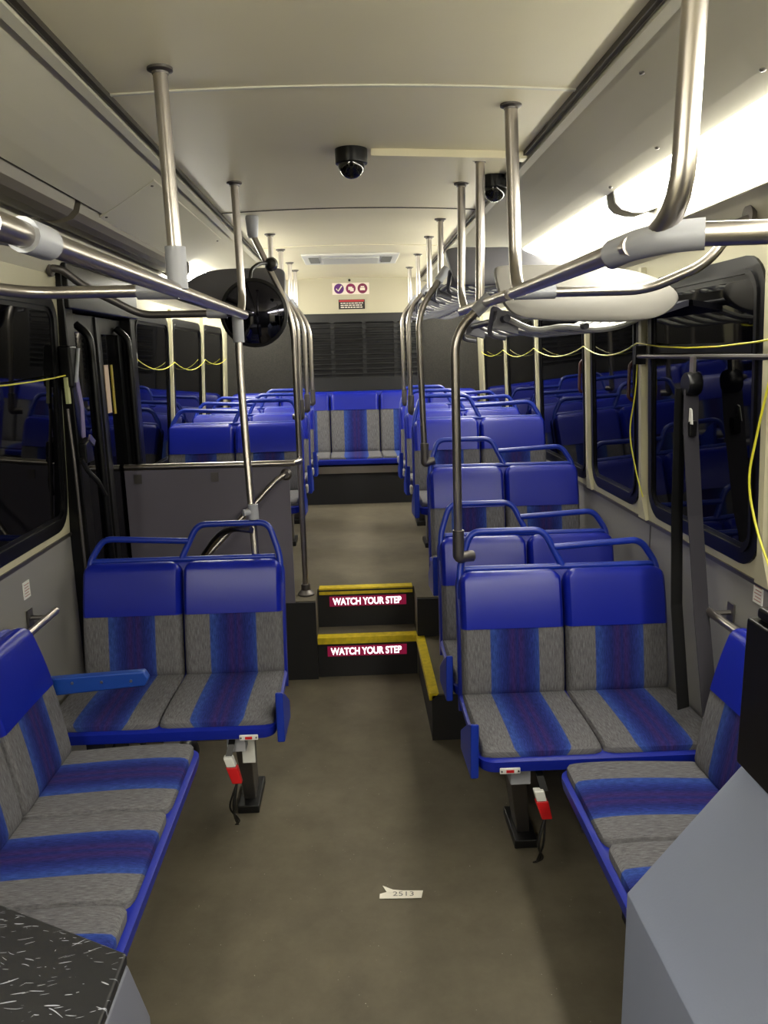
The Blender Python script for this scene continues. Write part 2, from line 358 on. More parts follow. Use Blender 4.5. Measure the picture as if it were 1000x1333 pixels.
b = NB(); box(b, -1.25, 1.25, YF-.08, YF, 0, 2.45); struct('wall_front', b, mat('dark front bulkhead', (40, 40, 42), .4))

# ------------------------------------------------------------------ windows
wn = 0
def window(side, y0, y1, z0=1.03, z1=1.93, r=.11, split=True):
    global wn; wn += 1; s = side
    root = bpy.data.objects.new('window_%d' % wn, None); COL.objects.link(root); root['kind'] = 'structure'
    root.location = (s*wx(z0), y0, z0)
    def pt(y, z, out): return Vector((s*(wx(z)-out), y, z)) - Vector(root.location)
    def ring(bm, a, bb, o1, o0=-.002):
        A = rrect(y0+a, y1-a, z0+a, z1-a, max(.02, r-a)); B = rrect(y0+bb, y1-bb, z0+bb, z1-bb, max(.015, r-bb)); n = len(A)
        q = [[bm.verts.new(pt(y, z, o)) for (y, z) in S] for S, o in ((A, o0), (A, o1), (B, o1), (B, o0))]
        for c in range(4):
            for i in range(n): bm.faces.new((q[c][i], q[c][(i+1) % n], q[(c+1) % 4][(i+1) % n], q[(c+1) % 4][i]))
    b = NB(); ring(b, 0, .035, .008); ring(b, .035, .05, .014); ring(b, .05, .065, .006); obj('frame', b, BLACKG, root)
    b = NB(); A = rrect(y0+.06, y1-.06, z0+.06, z1-.06, .04)
    poly_plate(b, [pt(y, z, .002) for y, z in A], (s*-.002, 0, 0)); obj('pane', b, GLASS, root)
    if split:
        b = NB(); zt = z1-.27
        hexa(b, [pt(y0+.06, zt, -.002), pt(y1-.06, zt, -.002), pt(y1-.06, zt, .012), pt(y0+.06, zt, .012), pt(y0+.06, zt+.03, -.002), pt(y1-.06, zt+.03, -.002), pt(y1-.06, zt+.03, .012), pt(y0+.06, zt+.03, .012)])
        obj('transom', b, BLACKG, root)
    return root
for a, c in ((.3, 1.2), (1.26, 2.06), (2.12, 2.97), (3.07, 3.71), (3.77, 4.75), (4.81, 5.74), (5.80, 6.75)): window(1, a, c, split=(c < 3.0))
for a, c in ((.6, 1.85), (1.92, 3.06), (4.08, 4.865), (4.935, 5.88), (5.95, 6.83)): window(-1, a, c, split=False)
for y in (3.04, 3.74):     # dark red release latches
    t = thing('window_latch', 'dark red window release latch beside the %s cream pillar' % ('nearer' if y < 3.5 else 'farther'), 'latch', (1.11, y+.10, 1.55))
    b = NB(); tube(b, [(.03, 0, -.08), (.012, 0, -.065), (.012, 0, .065), (.03, 0, .08)], .007, .02, 8); obj('handle', b, mat('dark red plastic', (58, 20, 20), .5), t)

# ------------------------------------------------------------------ rear exit door
D = bpy.data.objects.new('door_1', None); COL.objects.link(D); D['kind'] = 'structure'; D.location = (-1.16, 3.12, 0)
def dl(bm, x0, x1, y0, y1, z0, z1): return box(bm, x0+1.16, x1+1.16, y0-3.12, y1-3.12, z0, z1)
b = NB(); dl(b, -1.19, -1.10, 3.085, 3.17, .0, 2.03); dl(b, -1.19, -1.10, 3.97, 4.04, .0, 2.03); dl(b, -1.19, -1.08, 3.09, 4.04, 1.88, 2.05); obj('frame', b, BLACKG, D, bevel=.006)
for a, c in ((3.18, 3.56), (3.59, 3.96)):
    b = NB(); dl(b, -1.178, -1.150, a, a+.06, .04, 1.87); dl(b, -1.178, -1.150, c-.06, c, .04, 1.87); dl(b, -1.178, -1.150, a+.06, c-.06, .04, .16); dl(b, -1.178, -1.150, a+.06, c-.06, 1.80, 1.87)
    lf = obj('leaf', b, BLACKG, D)
    b = NB(); dl(b, -1.172, -1.166, a+.055, c-.055, .155, 1.81); g = obj('pane', b, GLASS, lf)
b = NB(); dl(b, -1.165, -1.14, 3.558, 3.592, .04, 1.87); obj('rubber_seal', b, BLACK, D)
for y in (3.30, 3.85):
    b = NB(); tube(b, [(.02, y-3.12, .55), (.075, y-3.12, .60), (.075, y-3.12, 1.78), (.02, y-3.12, 1.83)], .016, .04); obj('grab_bar', b, BLACKG, D, smooth=True)
b = NB(); dl(b, -1.149, -1.146, 3.64, 3.70, 1.44, 1.66); obj('sticker', b, mat('faded pink sticker', (196, 172, 152), .6), D)
b = NB(); dl(b, -1.149, -1.144, 3.735, 3.76, 1.43, 1.66); obj('warning_strip', b, mat('yellow strip', (160, 140, 40), .6), D)
b = NB(); dl(b, -1.16, -.60, 3.20, 3.30, 0.0005, .006); obj('threshold', b, mat('worn yellow floor edge', (150, 128, 40), .7), D)

# ------------------------------------------------------------------ aisle steps
ST = thing('aisle_steps', 'two black steps with yellow edges in the middle of the aisle', 'steps', (.03, 3.84, 0))
def sl(bm, x0, x1, y0, y1, z0, z1): return box(bm, x0-.03, x1-.03, y0-3.84, y1-3.84, z0, z1)
b = NB(); sl(b, -.233, .293, 3.85, 4.035, .001, .212); obj('riser', b, DECK, ST)
b = NB(); sl(b, -.233, .293, 4.026, 4.0385, .215, .427); obj('riser', b, DECK, ST)
b = NB(); sl(b, -.233, .293, 3.85, 4.026, .2125, .217); obj('tread', b, FLOOR, ST)
def nosing(y, z, x0=-.233, x1=.293):
    b = NB(); a = [(x0-.03, y+.045-3.84, z+.004), (x0-.03, y-.014-3.84, z+.004), (x0-.03, y-.018-3.84, z-.03), (x0-.03, y-.010-3.84, z-.03), (x0-.03, y-.006-3.84, z-.001), (x0-.03, y+.045-3.84, z-.001)]
    poly_plate(b, a, (x1-x0, 0, 0)); return obj('yellow_edging', b, YELLOW, ST)
nosing(3.855, .218); nosing(4.042, .431, -.225, .285)
SIGN = mat('backlit dark red sign', (90, 10, 40), .4, emit=(.30, .008, .05), estr=.6); LET = mat('backlit white lettering', (240, 240, 245), .4, emit=(1, .95, 1), estr=2.2)
for (y, z, xc) in ((3.849, .144, .022), (4.0255, .362, .035)):
    b = NB(); sl(b, xc-.205, xc+.215, y-.004, y, z-.028, z+.028); sg = obj('warning_sign', b, SIGN, ST)
    sg['label'] = 'lit dark red sign strip reading WATCH YOUR STEP in white'
    text_obj('lettering', 'WATCH YOUR STEP', .040, .375, LET, (xc-.03, y-3.84-.0052, z), (PI/2, 0, 0), sg, bold=.022)
# platform edging on the right
b = NB(); hexa(b, [(.288, 3.12, .19), (.299, 3.12, .19), (.299, 3.845, .19), (.288, 3.845, .19), (.288, 3.12, .222), (.330, 3.12, .222), (.330, 3.845, .222), (.288, 3.845, .222)])
tag(obj('platform_edging', b, YELLOW), 'yellow edge strip along the low platform right of the steps', 'step edge')

# ------------------------------------------------------------------ seats
def pad(bm, x0, x1, prof, th, v0=0., v1=1., rc=(.05, .05), nu=22, nv=16, back=.004, ev=.10, eu=.09, wave=.0):
    """cushion following prof(s)->(y,z); grown by th along the normal; rounded rims"""
    uvl = bm.loops.layers.uv.get('UVMap') or bm.loops.layers.uv.new('UVMap'); hw = (x1-x0)/2; cx = (x0+x1)/2
    L = 0; S = 60; pts = [prof(i/S) for i in range(S+1)]
    for a, c in zip(pts, pts[1:]): L += math.dist(a, c)
    def rim(t, e):
        d = min(t, 1-t)/e
        return 1. if d >= 1 else math.sqrt(max(0, 1-(1-d)**2))
    F = []; B = []
    vs = [v0+(v1-v0)*(.5-.5*math.cos(PI*j/nv)) for j in range(nv+1)]; us = [.5-.5*math.cos(PI*i/nu) for i in range(nu+1)]
    for v in vs:
        y, z = prof(v); y2, z2 = prof(min(1, v+.01)); y1, z1 = prof(max(0, v-.01)); t = Vector((0, y2-y1, z2-z1)).normalized()
        n = Vector((0, -t[2], t[1]))
        k0, k1 = v*L, (1-v)*L; ins = 0
        if rc[0] and k0 < rc[0]: ins = rc[0]-math.sqrt(max(0, rc[0]**2-(rc[0]-k0)**2))
        if rc[1] and k1 < rc[1]: ins = rc[1]-math.sqrt(max(0, rc[1]**2-(rc[1]-k1)**2))
        f = []; bb = []
        for u in us:
            x = cx + (2*u-1)*(hw-ins); bul = rim(v, ev)*rim(u, eu)
            cen = 1 - wave*math.cos(PI*(u-.5))
            f.append((bm.verts.new(Vector((x, y, z)) + n*(th*bul*cen)), u, v)); bb.append((bm.verts.new(Vector((x, y, z)) - n*back), u, v))
        F.append(f); B.append(bb)
    def face(q):
        vv = [a[0] for a in q]
        try: fc = bm.faces.new(vv)
        except ValueError: return
        for l, a in zip(fc.loops, q): l[uvl].uv = (a[1], a[2])
    for j in range(nv):
        for i in range(nu):
            face((F[j][i], F[j][i+1], F[j+1][i+1], F[j+1][i])); face((B[j][i+1], B[j][i], B[j+1][i], B[j+1][i+1]))
        face((B[j][0], F[j][0], F[j+1][0], B[j+1][0])); face((F[j][nu], B[j][nu], B[j+1][nu], F[j+1][nu]))
    for i in range(nu):
        face((F[0][i+1], F[0][i], B[0][i], B[0][i+1])); face((F[nv][i], F[nv][i+1], B[nv][i+1], B[nv][i]))
    return bm
def bez(P):
    def f(s):
        n = len(P)-1; s = max(0, min(1, s)); x = y = 0
        for i, (a, c) in enumerate(P):
            k = math.comb(n, i)*s**i*(1-s)**(n-i); x += k*a; y += k*c
        return (x, y)
    return f

def make_seat(name, label, cat, n, uw, aisle=0, hb=.885, rail=True, legs=True, armrest=0, belts=False, group=None, split=.54, plate=True, white_plates=True):
    """origin on the floor below the front edge, facing -Y; aisle = -1 / +1 side that carries the tall handle"""
    t = thing(name, label, cat, group=group); W = n*uw
    back = bez([(.452, .436), (.470, .58), (.500, .76), (.560, hb)])
    cush = bez([(-.004, .440), (.05, .458), (.28, .444), (.458, .434)])
    # shell behind backrests
    b = NB()
    sh = bez([(.475, .37), (.495, .56), (.525, .76), (.585, hb+.004)])
    pad(b, -W/2-.006, W/2+.006, sh, .012, rc=(.0, .07), back=.018, ev=.03, eu=.015, nu=24, nv=20)
    obj('back_shell', b, SHELL, t, smooth=True)
    for i in range(n):
        x0 = -W/2+i*uw+.004; x1 = x0+uw-.008
        b = NB(); pad(b, x0, x1, back, .042, 0, split, rc=(0, .045), wave=.12, eu=.05); obj('backrest', b, FAB, t, smooth=True)
        b = NB(); pad(b, x0, x1, back, .045, split, 1., rc=(0, .05), wave=.08, eu=.05, ev=.09); obj('headrest', b, VINYL, t, smooth=True)
        b = NB(); pad(b, x0-.003, x1+.003, cush, .026, 0, 1, rc=(.05, 0), wave=.10, ev=.07, eu=.04); obj('seat_cushion', b, FAB, t, smooth=True)
    # seat pan with rolled front lip
    b = NB(); pr = [(.50, .445), (.02, .446), (-.012, .446), (-.022, .43), (-.012, .395), (.02, .385), (.50, .395)]
    a0 = rrect(-W/2-.008, W/2+.008, -.022, .50, .05); rings = []
    for (ins, z) in ((.02, .397), (.004, .405), (0, .425), (.0, .440), (.012, .446)):
        q = rrect(-W/2-.008+ins, W/2+.008-ins, -.022+ins, .49, .05-ins*.5, 8); rings.append([b.verts.new((x, y, z)) for x, y in q])
    for r1, r2 in zip(rings, rings[1:]):
        m_ = len(r1)
        for i in range(m_): b.faces.new((r1[i], r1[(i+1) % m_], r2[(i+1) % m_], r2[i]))
    b.faces.new(rings[0]); b.faces.new(rings[-1]); obj('seat_pan', b, SHELL, t, smooth=True)
    if rail:
        a = aisle if aisle else -1; r = .0125; hx = W/2
        yb, zb = .575, hb+.004
        b = NB()
        tube(b, [(a*(hx-.012), yb-.035, hb-.10), (a*(hx-.010), yb, zb), (a*(hx-.055), yb+.03, zb+.135), (a*(.055), yb+.03, zb+.135), (-a*.012, yb, zb)], r, .04)
        tube(b, [(a*.018, yb+.012, zb+.072), (-a*(hx-.075), yb+.02, zb+.088), (-a*(hx-.018), yb, zb), (-a*(hx-.022), yb-.035, hb-.10)], r, .035)
        tube(b, [(-hx+.03, yb, zb), (hx-.03, yb, zb)], r*.95, 0)
        obj('grab_rail', b, RAILB, t, smooth=True)
    if aisle:
        b = NB(); x = aisle*(W/2+.012)
        poly_plate(b, [(x, -.028, .39), (x, .20, .37), (x, .20, .44), (x, .06, .53), (x, -.030, .575)], (aisle*.026, 0, 0)); obj('side_fin', b, RAILB, t, bevel=.006)
        
        if hb < .885: b = NB(); box(b, aisle*(W/2+.008), aisle*(W/2+.026), .46, .52, .43, .48); obj('hinge_cover', b, PANELW, t, bevel=.008)
    if armrest:
        b = NB(); x = armrest*(W/2+.005)
        poly_plate(b, [(x, .155, .665), (x, .140, .69), (x, .155, .715), (x, .50, .70), (x, .50, .64)], (armrest*.03, 0, 0)); ar = obj('armrest', b, mat('mid blue armrest', (20, 60, 142), .4), t, bevel=.006)
        b = NB()
        for yy in (.20, .30, .40): cyl(b, (x-armrest*.002, yy, .685), (x, yy, .685), .005, 8)
        obj('rivet', b, STEEL, ar)
    if legs:
        a = aisle if aisle else -1
        for k, (xt, xx) in enumerate(((a*(W*.33), a*(W*(.33 if white_plates else .26))), (-a*(W*.28), -a*(W*.28)))):
            b = NB(); hexa(b, [(xx-.022, .22, .03), (xx+.022, .22, .03), (xx+.022, .32, .03), (xx-.022, .32, .03), (xt-.03, .10, .395), (xt+.03, .10, .395), (xt+.03, .26, .395), (xt-.03, .26, .395)])
            lg = obj('leg', b, DSTEEL if k == 0 else NAVY, t, bevel=.004)
            b = NB(); box(b, xt-.035, xt+.03, .02, .11, .335, .395); obj('leg_bracket', b, CLAMP if k == 0 else NAVY, lg, bevel=.004)
            b = NB(); box(b, xx-.04, xx+.04, .17, .38, 0, .032); obj('foot_plate', b, BLACK, lg, bevel=.004)
        b = NB(); cyl(b, (-W/2+.05, .16, .36), (W/2-.05, .16, .36), .018); cyl(b, (-W/2+.05, .36, .36), (W/2-.05, .36, .36), .018); obj('cross_tube', b, DSTEEL, t, smooth=True)
    if plate and aisle:
        b = NB(); x = aisle*(W/2-.085); box(b, x-.032, x+.032, -.027, -.021, .402, .422); pl = obj('label_plate', b, WHITEP, t, bevel=.003)
        b = NB(); box(b, x-.012, x+.012, -.0285, -.027, .407, .416); obj('red_mark', b, RED, pl)
        b = NB(); cyl(b, (x-.026, -.029, .412), (x-.026, -.027, .412), .003, 8); cyl(b, (x+.026, -.029, .412), (x+.026, -.027, .412), .003, 8); obj('bolt', b, DSTEEL, pl)
    if belts:
        a = aisle
        x = a*(W*(.31 if white_plates else .26)); bz = .035
        b = NB(); strip(b, [(x, .03, .385), (x, .0, .375), (x-a*.01, -.02, .335)], (.022, 0, 0), .002); st = obj('belt_strap', b, BLACK, t)
        def tilt(px, py, pz): dz = .35-pz; return (x-.012+dz*.28+px, py, pz)
        b = NB(); hexa(b, [tilt(-.017, -.035, .245), tilt(.017, -.035, .245), tilt(.017, -.01, .245), tilt(-.017, -.01, .245), tilt(-.02, -.03, .305), tilt(.02, -.03, .305), tilt(.02, -.005, .305), tilt(-.02, -.005, .305)]); obj('buckle', b, RED, t, bevel=.004)
        b = NB(); hexa(b, [tilt(-.016, -.032, .306), tilt(.016, -.032, .306), tilt(.016, -.006, .306), tilt(-.016, -.006, .306), tilt(-.016, -.032, .342), tilt(.016, -.032, .342), tilt(.016, -.006, .342), tilt(-.016, -.006, .342)]); obj('buckle_tip', b, WHITEP, t, bevel=.004)
        b = NB()
        for k in range(4):
            dx = random.uniform(-.02, .02); tube(b, [(x+.015, -.015, .245), (x+dx, -.02-.01*k, .16), (x-dx, -.01, .09), (x+dx*.5, .03, .05)], .0035, .03, 6)
        obj('loose_cable', b, BLACK, t, smooth=True)
        x2 = a*(W*.02)
        if white_plates: b = NB(); box(b, x2-.028, x2+.028, .10, .108, .30, .39); obj('white_plate', b, WHITEP, t)  # plain white plate below the seat pan
        b = NB(); x2 = a*(W*.02); box(b, x2-.02, x2+.012, .02, .048, .26, .33); obj('buckle', b, RED, t, bevel=.004)
        x3 = a*(W*.34)
        if white_plates: b = NB(); box(b, x3+.0, x3+.045, .07, .08, .265, .375); obj('white_plate', b, WHITEP, t)  # second plain white plate, towards the aisle
    return t
def dup(root, loc, label, group=None):
    r = root.copy(); COL.objects.link(r); r.location = loc; r['label'] = label
    for ch in list(root.children):
        c = ch.copy(); COL.objects.link(c); c.parent = r
        for g in ch.children:
            d = g.copy(); COL.objects.link(d); d.parent = c
    return r
GR = 'blue double seats on the right'; GL = 'blue double seats on the left'
SA = make_seat('double_seat', 'nearest blue double seat on the right with grey and blue striped cushions', 'seat', 2, .385, aisle=-1, belts=True, white_plates=False, group=GR)
SA.location = (.745, 2.17, 0)
SB = make_seat('double_seat', 'blue double seat on the right directly behind the nearest right one', 'seat', 2, .385, aisle=-1, group=GR); SB.location = (.735, 2.715, 0)
SD = make_seat('double_seat', 'first blue double seat of the upper deck on the right', 'seat', 2, .395, aisle=-1, hb=.86, group=GR); SD.location = (.735, 4.02, .43)
for (x, y, z, l) in ((.75, 3.33, .217, 'blue double seat on the low platform right of the steps'),
                  (.735, 4.70, .43, 'blue double seat on the right, second row of the upper deck'),
                  (.735, 5.36, .43, 'last blue double seat on the right before the rear bench')):
    dup(SB if z < .4 else SD, (x, y, z), l)
SLft = make_seat('double_seat', 'blue double seat on the left in front of the grey partition with red buckle below', 'seat', 2, .395, aisle=1, belts=True, group=GL); SLft.location = (-.705, 2.45, 0)
SL2 = make_seat('double_seat', 'blue double seat directly behind the grey partition on the left', 'seat', 2, .405, aisle=1, hb=.85, group=GL); SL2.location = (-.73, 4.16, .43)
dup(SL2, (-.73, 4.86, .43), 'blue double seat on the left, second behind the partition')
dup(SL2, (-.73, 5.56, .43), 'blue double seat on the left, last before the rear bench')
# sideways benches
SBL = make_seat('side_bench', 'three place striped bench along the left wall in the foreground', 'bench', 3, .37, rail=False, legs=True, armrest=1, plate=False); SBL.location = (-.55, 1.745, 0); SBL.rotation_euler = (0, 0, PI/2); SBL.scale = (1, .92, 1)
SBR = make_seat('side_bench', 'striped bench along the right wall behind the pale grey cabinet', 'bench', 2, .385, rail=False, legs=True, plate=False); SBR.location = (.60, 1.70, 0); SBR.scale = (1, .92, 1); SBR.rotation_euler = (0, 0, -PI/2)
RB = make_seat('rear_bench', 'full width blue five place bench across the back of the bus', 'bench', 5, .445, rail=False, legs=False, plate=False, hb=.985, split=.74); RB.location = (.0, 6.45, .372)
b = NB(); box(b, -1.11, 1.11, .02, .04, .03, .37); obj('front_riser', b, DECK, RB)
b = NB(); box(b, -1.11, 1.11, .005, .02, .325, .385); obj('metal_strip', b, STEEL, RB)
b = NB(); box(b, -1.11, 1.11, .04, .55, .059, .38); obj('plinth', b, DECK, RB)

# ------------------------------------------------------------------ partition
PT = thing('partition_panel', 'mauve grey partition panel with steel top rail at the top of the steps', 'partition', (-.29, 3.95, .43))
def pl_(p): return (p[0]+.29, p[1]-3.95, p[2]-.43)
b = NB(); v = [pl_(p) for p in ((-1.155, 3.96, .20), (-.34, 3.96, .20), (-.34, 3.98, .20), (-1.155, 3.98, .20), (-1.155, 3.96, 1.14), (-.34, 3.96, 1.14), (-.34, 3.98, 1.14), (-1.155, 3.98, 1.14))]
v = [(-.865, -.12, -.235), (-.05, -.12, -.235), (-.05, -.10, -.235), (-.865, -.10, -.235), (-.865, -.12, .71), (-.05, -.12, .71), (-.05, -.10, .71), (-.865, -.10, .71)]
hexa(b, v); obj('panel', b, PART, PT)
b = NB(); cyl(b, (-.865, -.11, .725), (-.02, -.11, .725), .016); tube(b, [(-.03, -.11, .725), (0, -.06, .725), (0, 0, .725)], .016, .04); obj('top_rail', b, STEEL, PT, smooth=True)
b = NB(); tube(b, [(-.181, 0, 1.91), (-.18, 0, 1.83), (-.13, 0, 1.72), (-.035, 0, 1.51), (-.005, 0, 1.38), (0, 0, 0)], .015, .10); obj('post', b, STEEL, PT, smooth=True)
b = NB(); lathe(b, [(.045, 0), (.045, .01), (.025, .03), (.025, .06)], (0, 0, 0)); obj('foot_flange', b, DSTEEL, PT, smooth=True)
b = NB(); lathe(b, [(.03, 0), (.032, -.01), (.026, -.09), (.02, -.1)], (-.181, 0, 1.918)); obj('ceiling_socket', b, CLAMP, PT, smooth=True)
b = NB()
for x in (-.80, -.42): 
    b = NB(); box(b, x-.018, x+.018, -.126, -.12, .645, .69); obj('bracket', b, DSTEEL, PT)
# handrail from partition flange down toward the exit door
t = thing('door_handrail', 'pair of bent steel handrails running down from the partition to the leaning pole', 'handrail', (-.40, 3.83, 1.10))
b = NB(); tube(b, [(.04, -.0, 0), (.0, -.04, -.02), (-.36, -.22, -.38), (-.50, -.28, -.60)], .014, .06); obj('rail', b, STEEL, t, smooth=True)
b = NB(); tube(b, [(-.03, -.80, -.10), (-.10, -.75, -.10), (-.19, -.62, -.15), (-.40, -.40, -.42)], .014, .08); obj('rail', b, STEEL, t, smooth=True)
b = NB(); lathe(b, [(.03, 0), (.03, -.006), (.018, -.02)], (.045, .005, 0), 'Y'); obj('flange', b, DSTEEL, t)

# ------------------------------------------------------------------ poles and overhead rails
def flange(bm, x, y, z=None):
    z = (crown(x) if z is None else z)
    return lathe(bm, [(.030, .001), (.030, -.005), (.020, -.009), (.019, -.014)], (x, y, z))
def ceiling_pole(label, pts, r=.0155, fil=.07, collar=None, group='steel poles down from the ceiling'):
    p0 = Vector(pts[0]); t = thing('grab_pole', label, 'pole', pts[0], group=group)
    b = NB(); tube(b, [Vector(p)-p0 for p in pts], r, fil); obj('pole', b, STEEL, t, smooth=True)
    b = NB(); flange(b, 0, 0, 0); obj('ceiling_flange', b, DSTEEL, t, smooth=True)
    if collar:
        q = Vector(collar)-p0; b = NB(); tube(b, [q+Vector((0, 0, .09)), q-Vector((0, 0, .01))], r*1.45, 0); obj('clamp', b, CLAMP, t, smooth=True)
    return t
zc = crown(.45)
ceiling_pole('steel pole meeting the left overhead rail, nearest on the left', [(-.435, 2.0, zc), (-.43, 2.0, 1.86)], .0175, collar=(-.43, 2.0, 1.86))
ceiling_pole('second steel pole on the left that bends into the end of the left rail', [(-.445, 3.22, zc), (-.44, 3.22, 1.90), (-.44, 3.14, 1.845)], .0155)
ceiling_pole('steel pole on the right that bends into the right rail above the white rack end', [(.458, 2.30, zc), (.475, 2.30, 1.93), (.472, 2.25, 1.85), (.47, 2.15, 1.845)], .0185, .10)
ceiling_pole('steel pole on the right just left of the side camera dome', [(.47, 2.90, zc), (.47, 2.90, 1.86)], .0165)
ceiling_pole('steel pole on the right standing ahead of the grey rack end panel', [(.458, 3.30, zc), (.458, 3.30, 1.90), (.46, 3.22, 1.85)], .0165)
ceiling_pole('thick steel pole bending into the clamp at the upper right, nearest of all', [(.505, 1.20, zc), (.497, 1.20, 1.86), (.468, 1.42, 1.838)], .0185, .10)
for (x, y, l) in ((.465, 4.13, 'first'), (.465, 4.73, 'second'), (.465, 5.53, 'third'), (.465, 6.33, 'fourth')):
    ceiling_pole('short steel pole above the right rear luggage rack, %s behind the grey end panel' % l, [(x, y, zc), (x, y, 2.06)], .015)
for (x, y, l) in ((-.445, 4.53, 'first'), (-.445, 5.17, 'second'), (-.445, 5.88, 'third'), (-.445, 6.40, 'fourth')):
    ceiling_pole('short steel pole above the left rear luggage rack, %s behind the mirror post' % l, [(x, y, zc), (x, y, 2.06)], .015)
# leaning pole down to left seat
t = thing('leaning_pole', 'slanting steel pole from the left rail clamp down behind the left double seat', 'pole', (-.46, 3.20, 1.80))
b = NB(); tube(b, [(0, 0, 0), (.0, -.02, -.20), (.04, -.16, -.95), (.04, -.17, -1.0)], .0155, .10); obj('pole', b, STEEL, t, smooth=True)
b = NB(); tube(b, [(0, .0, .05), (0, -.005, -.06)], .023, 0); obj('clamp', b, CLAMP, t, smooth=True)
b = NB(); tube(b, [(.038, -.148, -.70), (.0395, -.151, -.76)], .021, 0); obj('clamp', b, CLAMP, t, smooth=True)
b = NB(); tube(b, [(-.0, -.17, -.73), (.04, -.15, -.73)], .014, 0); obj('clamp_arm', b, CLAMP, t, smooth=True)

# left overhead rail
t = thing('overhead_rail', 'left overhead steel hand rail running from the near left clamp to the second pole', 'handrail', (-.43, 1.05, 1.845))
def rel(t, p): return Vector(p)-Vector(t.location)
b = NB(); tube(b, [rel(t, p) for p in ((-.43, .98, 1.845), (-.435, 3.22, 1.848))], .0175, 0); obj('rail', b, STEEL, t, smooth=True)
b = NB(); tube(b, [rel(t, p) for p in ((-.43, 1.08, 1.845), (-.431, 1.165, 1.845))], .0235, 0); obj('clamp', b, CLAMP, t, smooth=True)
b = NB(); tube(b, [rel(t, p) for p in ((-.43, 1.12, 1.848), (-.47, 1.07, 1.852), (-.62, 1.02, 1.858), (-1.10, 1.02, 1.96))], .0185, .06); obj('wall_branch', b, STEEL, t, smooth=True)
b = NB(); tube(b, [rel(t, p) for p in ((-.43, 2.0, 1.847), (-.79, 2.0, 1.847), (-.96, 1.93, 1.87), (-1.12, 1.90, 1.99))], .015, .06); obj('wall_branch', b, STEEL, t, smooth=True)
b = NB(); tube(b, [rel(t, p) for p in ((-.43, 2.0, 1.847), (-.53, 2.0, 1.847))], .021, 0); obj('clamp', b, CLAMP, t, smooth=True)
b = NB(); tube(b, [rel(t, p) for p in ((-.43, 3.20, 1.855), (-.84, 3.20, 1.855), (-1.02, 3.08, 1.96), (-1.08, 3.03, 2.02), (-1.13, 3.02, 2.02))], .0145, .05); obj('wall_branch', b, DSTEEL, t, smooth=True)
b = NB(); tube(b, [rel(t, p) for p in ((-.50, 3.20, 1.855), (-.58, 3.20, 1.855))], .019, 0); obj('clamp', b, CLAMP, t, smooth=True)
b = NB(); tube(b, [rel(t, p) for p in ((-1.108, 3.02, 2.02), (-1.12, 3.02, 2.02))], .03, 0); obj('wall_flange', b, DSTEEL, t, smooth=True)
# right overhead rail
t = thing('overhead_rail', 'right overhead steel hand rail running back from the grey clamp at upper right', 'handrail', (.45, 1.15, 1.845))
b = NB(); tube(b, [rel(t, p) for p in ((.462, 1.30, 1.845), (.468, 2.28, 1.845))], .0175, 0); obj('rail', b, STEEL, t, smooth=True)
b = NB(); tube(b, [rel(t, p) for p in ((.467, 2.34, 1.845), (.455, 3.28, 1.848))], .0165, 0); obj('rail', b, STEEL, t, smooth=True)
b = NB(); tube(b, [rel(t, p) for p in ((.464, 1.40, 1.845), (.470, 1.30, 1.847), (.50, 1.24, 1.849), (.545, 1.22, 1.85))], .024, .05); obj('clamp', b, CLAMP, t, smooth=True)
b = NB(); tube(b, [rel(t, p) for p in ((.52, 1.225, 1.85), (.66, 1.22, 1.851), (.82, 1.22, 1.856), (1.10, 1.20, 1.96))], .0185, .08); obj('wall_branch', b, STEEL, t, smooth=True)
b = NB(); tube(b, [rel(t, p) for p in ((.47, 2.29, 1.845), (.86, 2.29, 1.846), (1.0, 2.20, 1.91), (1.06, 2.19, 2.01), (1.14, 2.19, 2.03))], .0145, .06); obj('wall_branch', b, STEEL, t, smooth=True)
b = NB(); tube(b, [rel(t, p) for p in ((.47, 2.29, 1.845), (.59, 2.29, 1.846))], .0195, 0); obj('clamp', b, CLAMP, t, smooth=True)
b = NB(); tube(b, [rel(t, p) for p in ((1.092, 2.19, 2.03), (1.105, 2.19, 2.03))], .03, 0); obj('wall_flange', b, DSTEEL, t, smooth=True)

def stanchion(label, pts, elbow, r=.0155, gname='bent steel stanchions from the rack down to the seats'):
    p0 = Vector(pts[-1]); t = thing('bent_stanchion', label, 'pole', pts[-1], group=gname)
    b = NB(); tube(b, [Vector(p)-p0 for p in pts], r, .10); obj('pole', b, STEEL, t, smooth=True)
    e = Vector(elbow); b = NB(); d = e-p0
    tube(b, [(0, 0, .07), (0, 0, -.035), d*.5+Vector((0, 0, -.03)), d+Vector((0, 0, -.03))], r*1.35, .02); obj('elbow', b, DSTEEL, t, smooth=True)
    d1 = (Vector(pts[1])-Vector(pts[0])).normalized(); q = Vector(pts[0])-p0
    b = NB(); tube(b, [q-d1*.02, q+d1*.055], r*1.45, 0); obj('clamp', b, CLAMP, t, smooth=True)
    return t
stanchion('bent steel stanchion ending at the nearest right double seat', [(.462, 2.72, 1.850), (.353, 2.72, 1.745), (.364, 2.72, .975)], (.42, 2.745, .97))
stanchion('bent steel stanchion ending at the double seat beside the steps', [(.46, 3.90, 2.07), (.325, 3.90, 1.88), (.350, 3.90, 1.16)], (.40, 3.905, 1.17))
stanchion('thin bent stanchion farther back on the right, one row behind the step seat', [(.46, 4.75, 2.07), (.335, 4.75, 1.93), (.345, 4.75, 1.36)], (.38, 4.78, 1.36), .0145)
stanchion('thin bent stanchion farthest back on the right', [(.46, 5.75, 2.07), (.36, 5.75, 1.95), (.37, 5.75, 1.35)], (.40, 5.78, 1.35), .014)
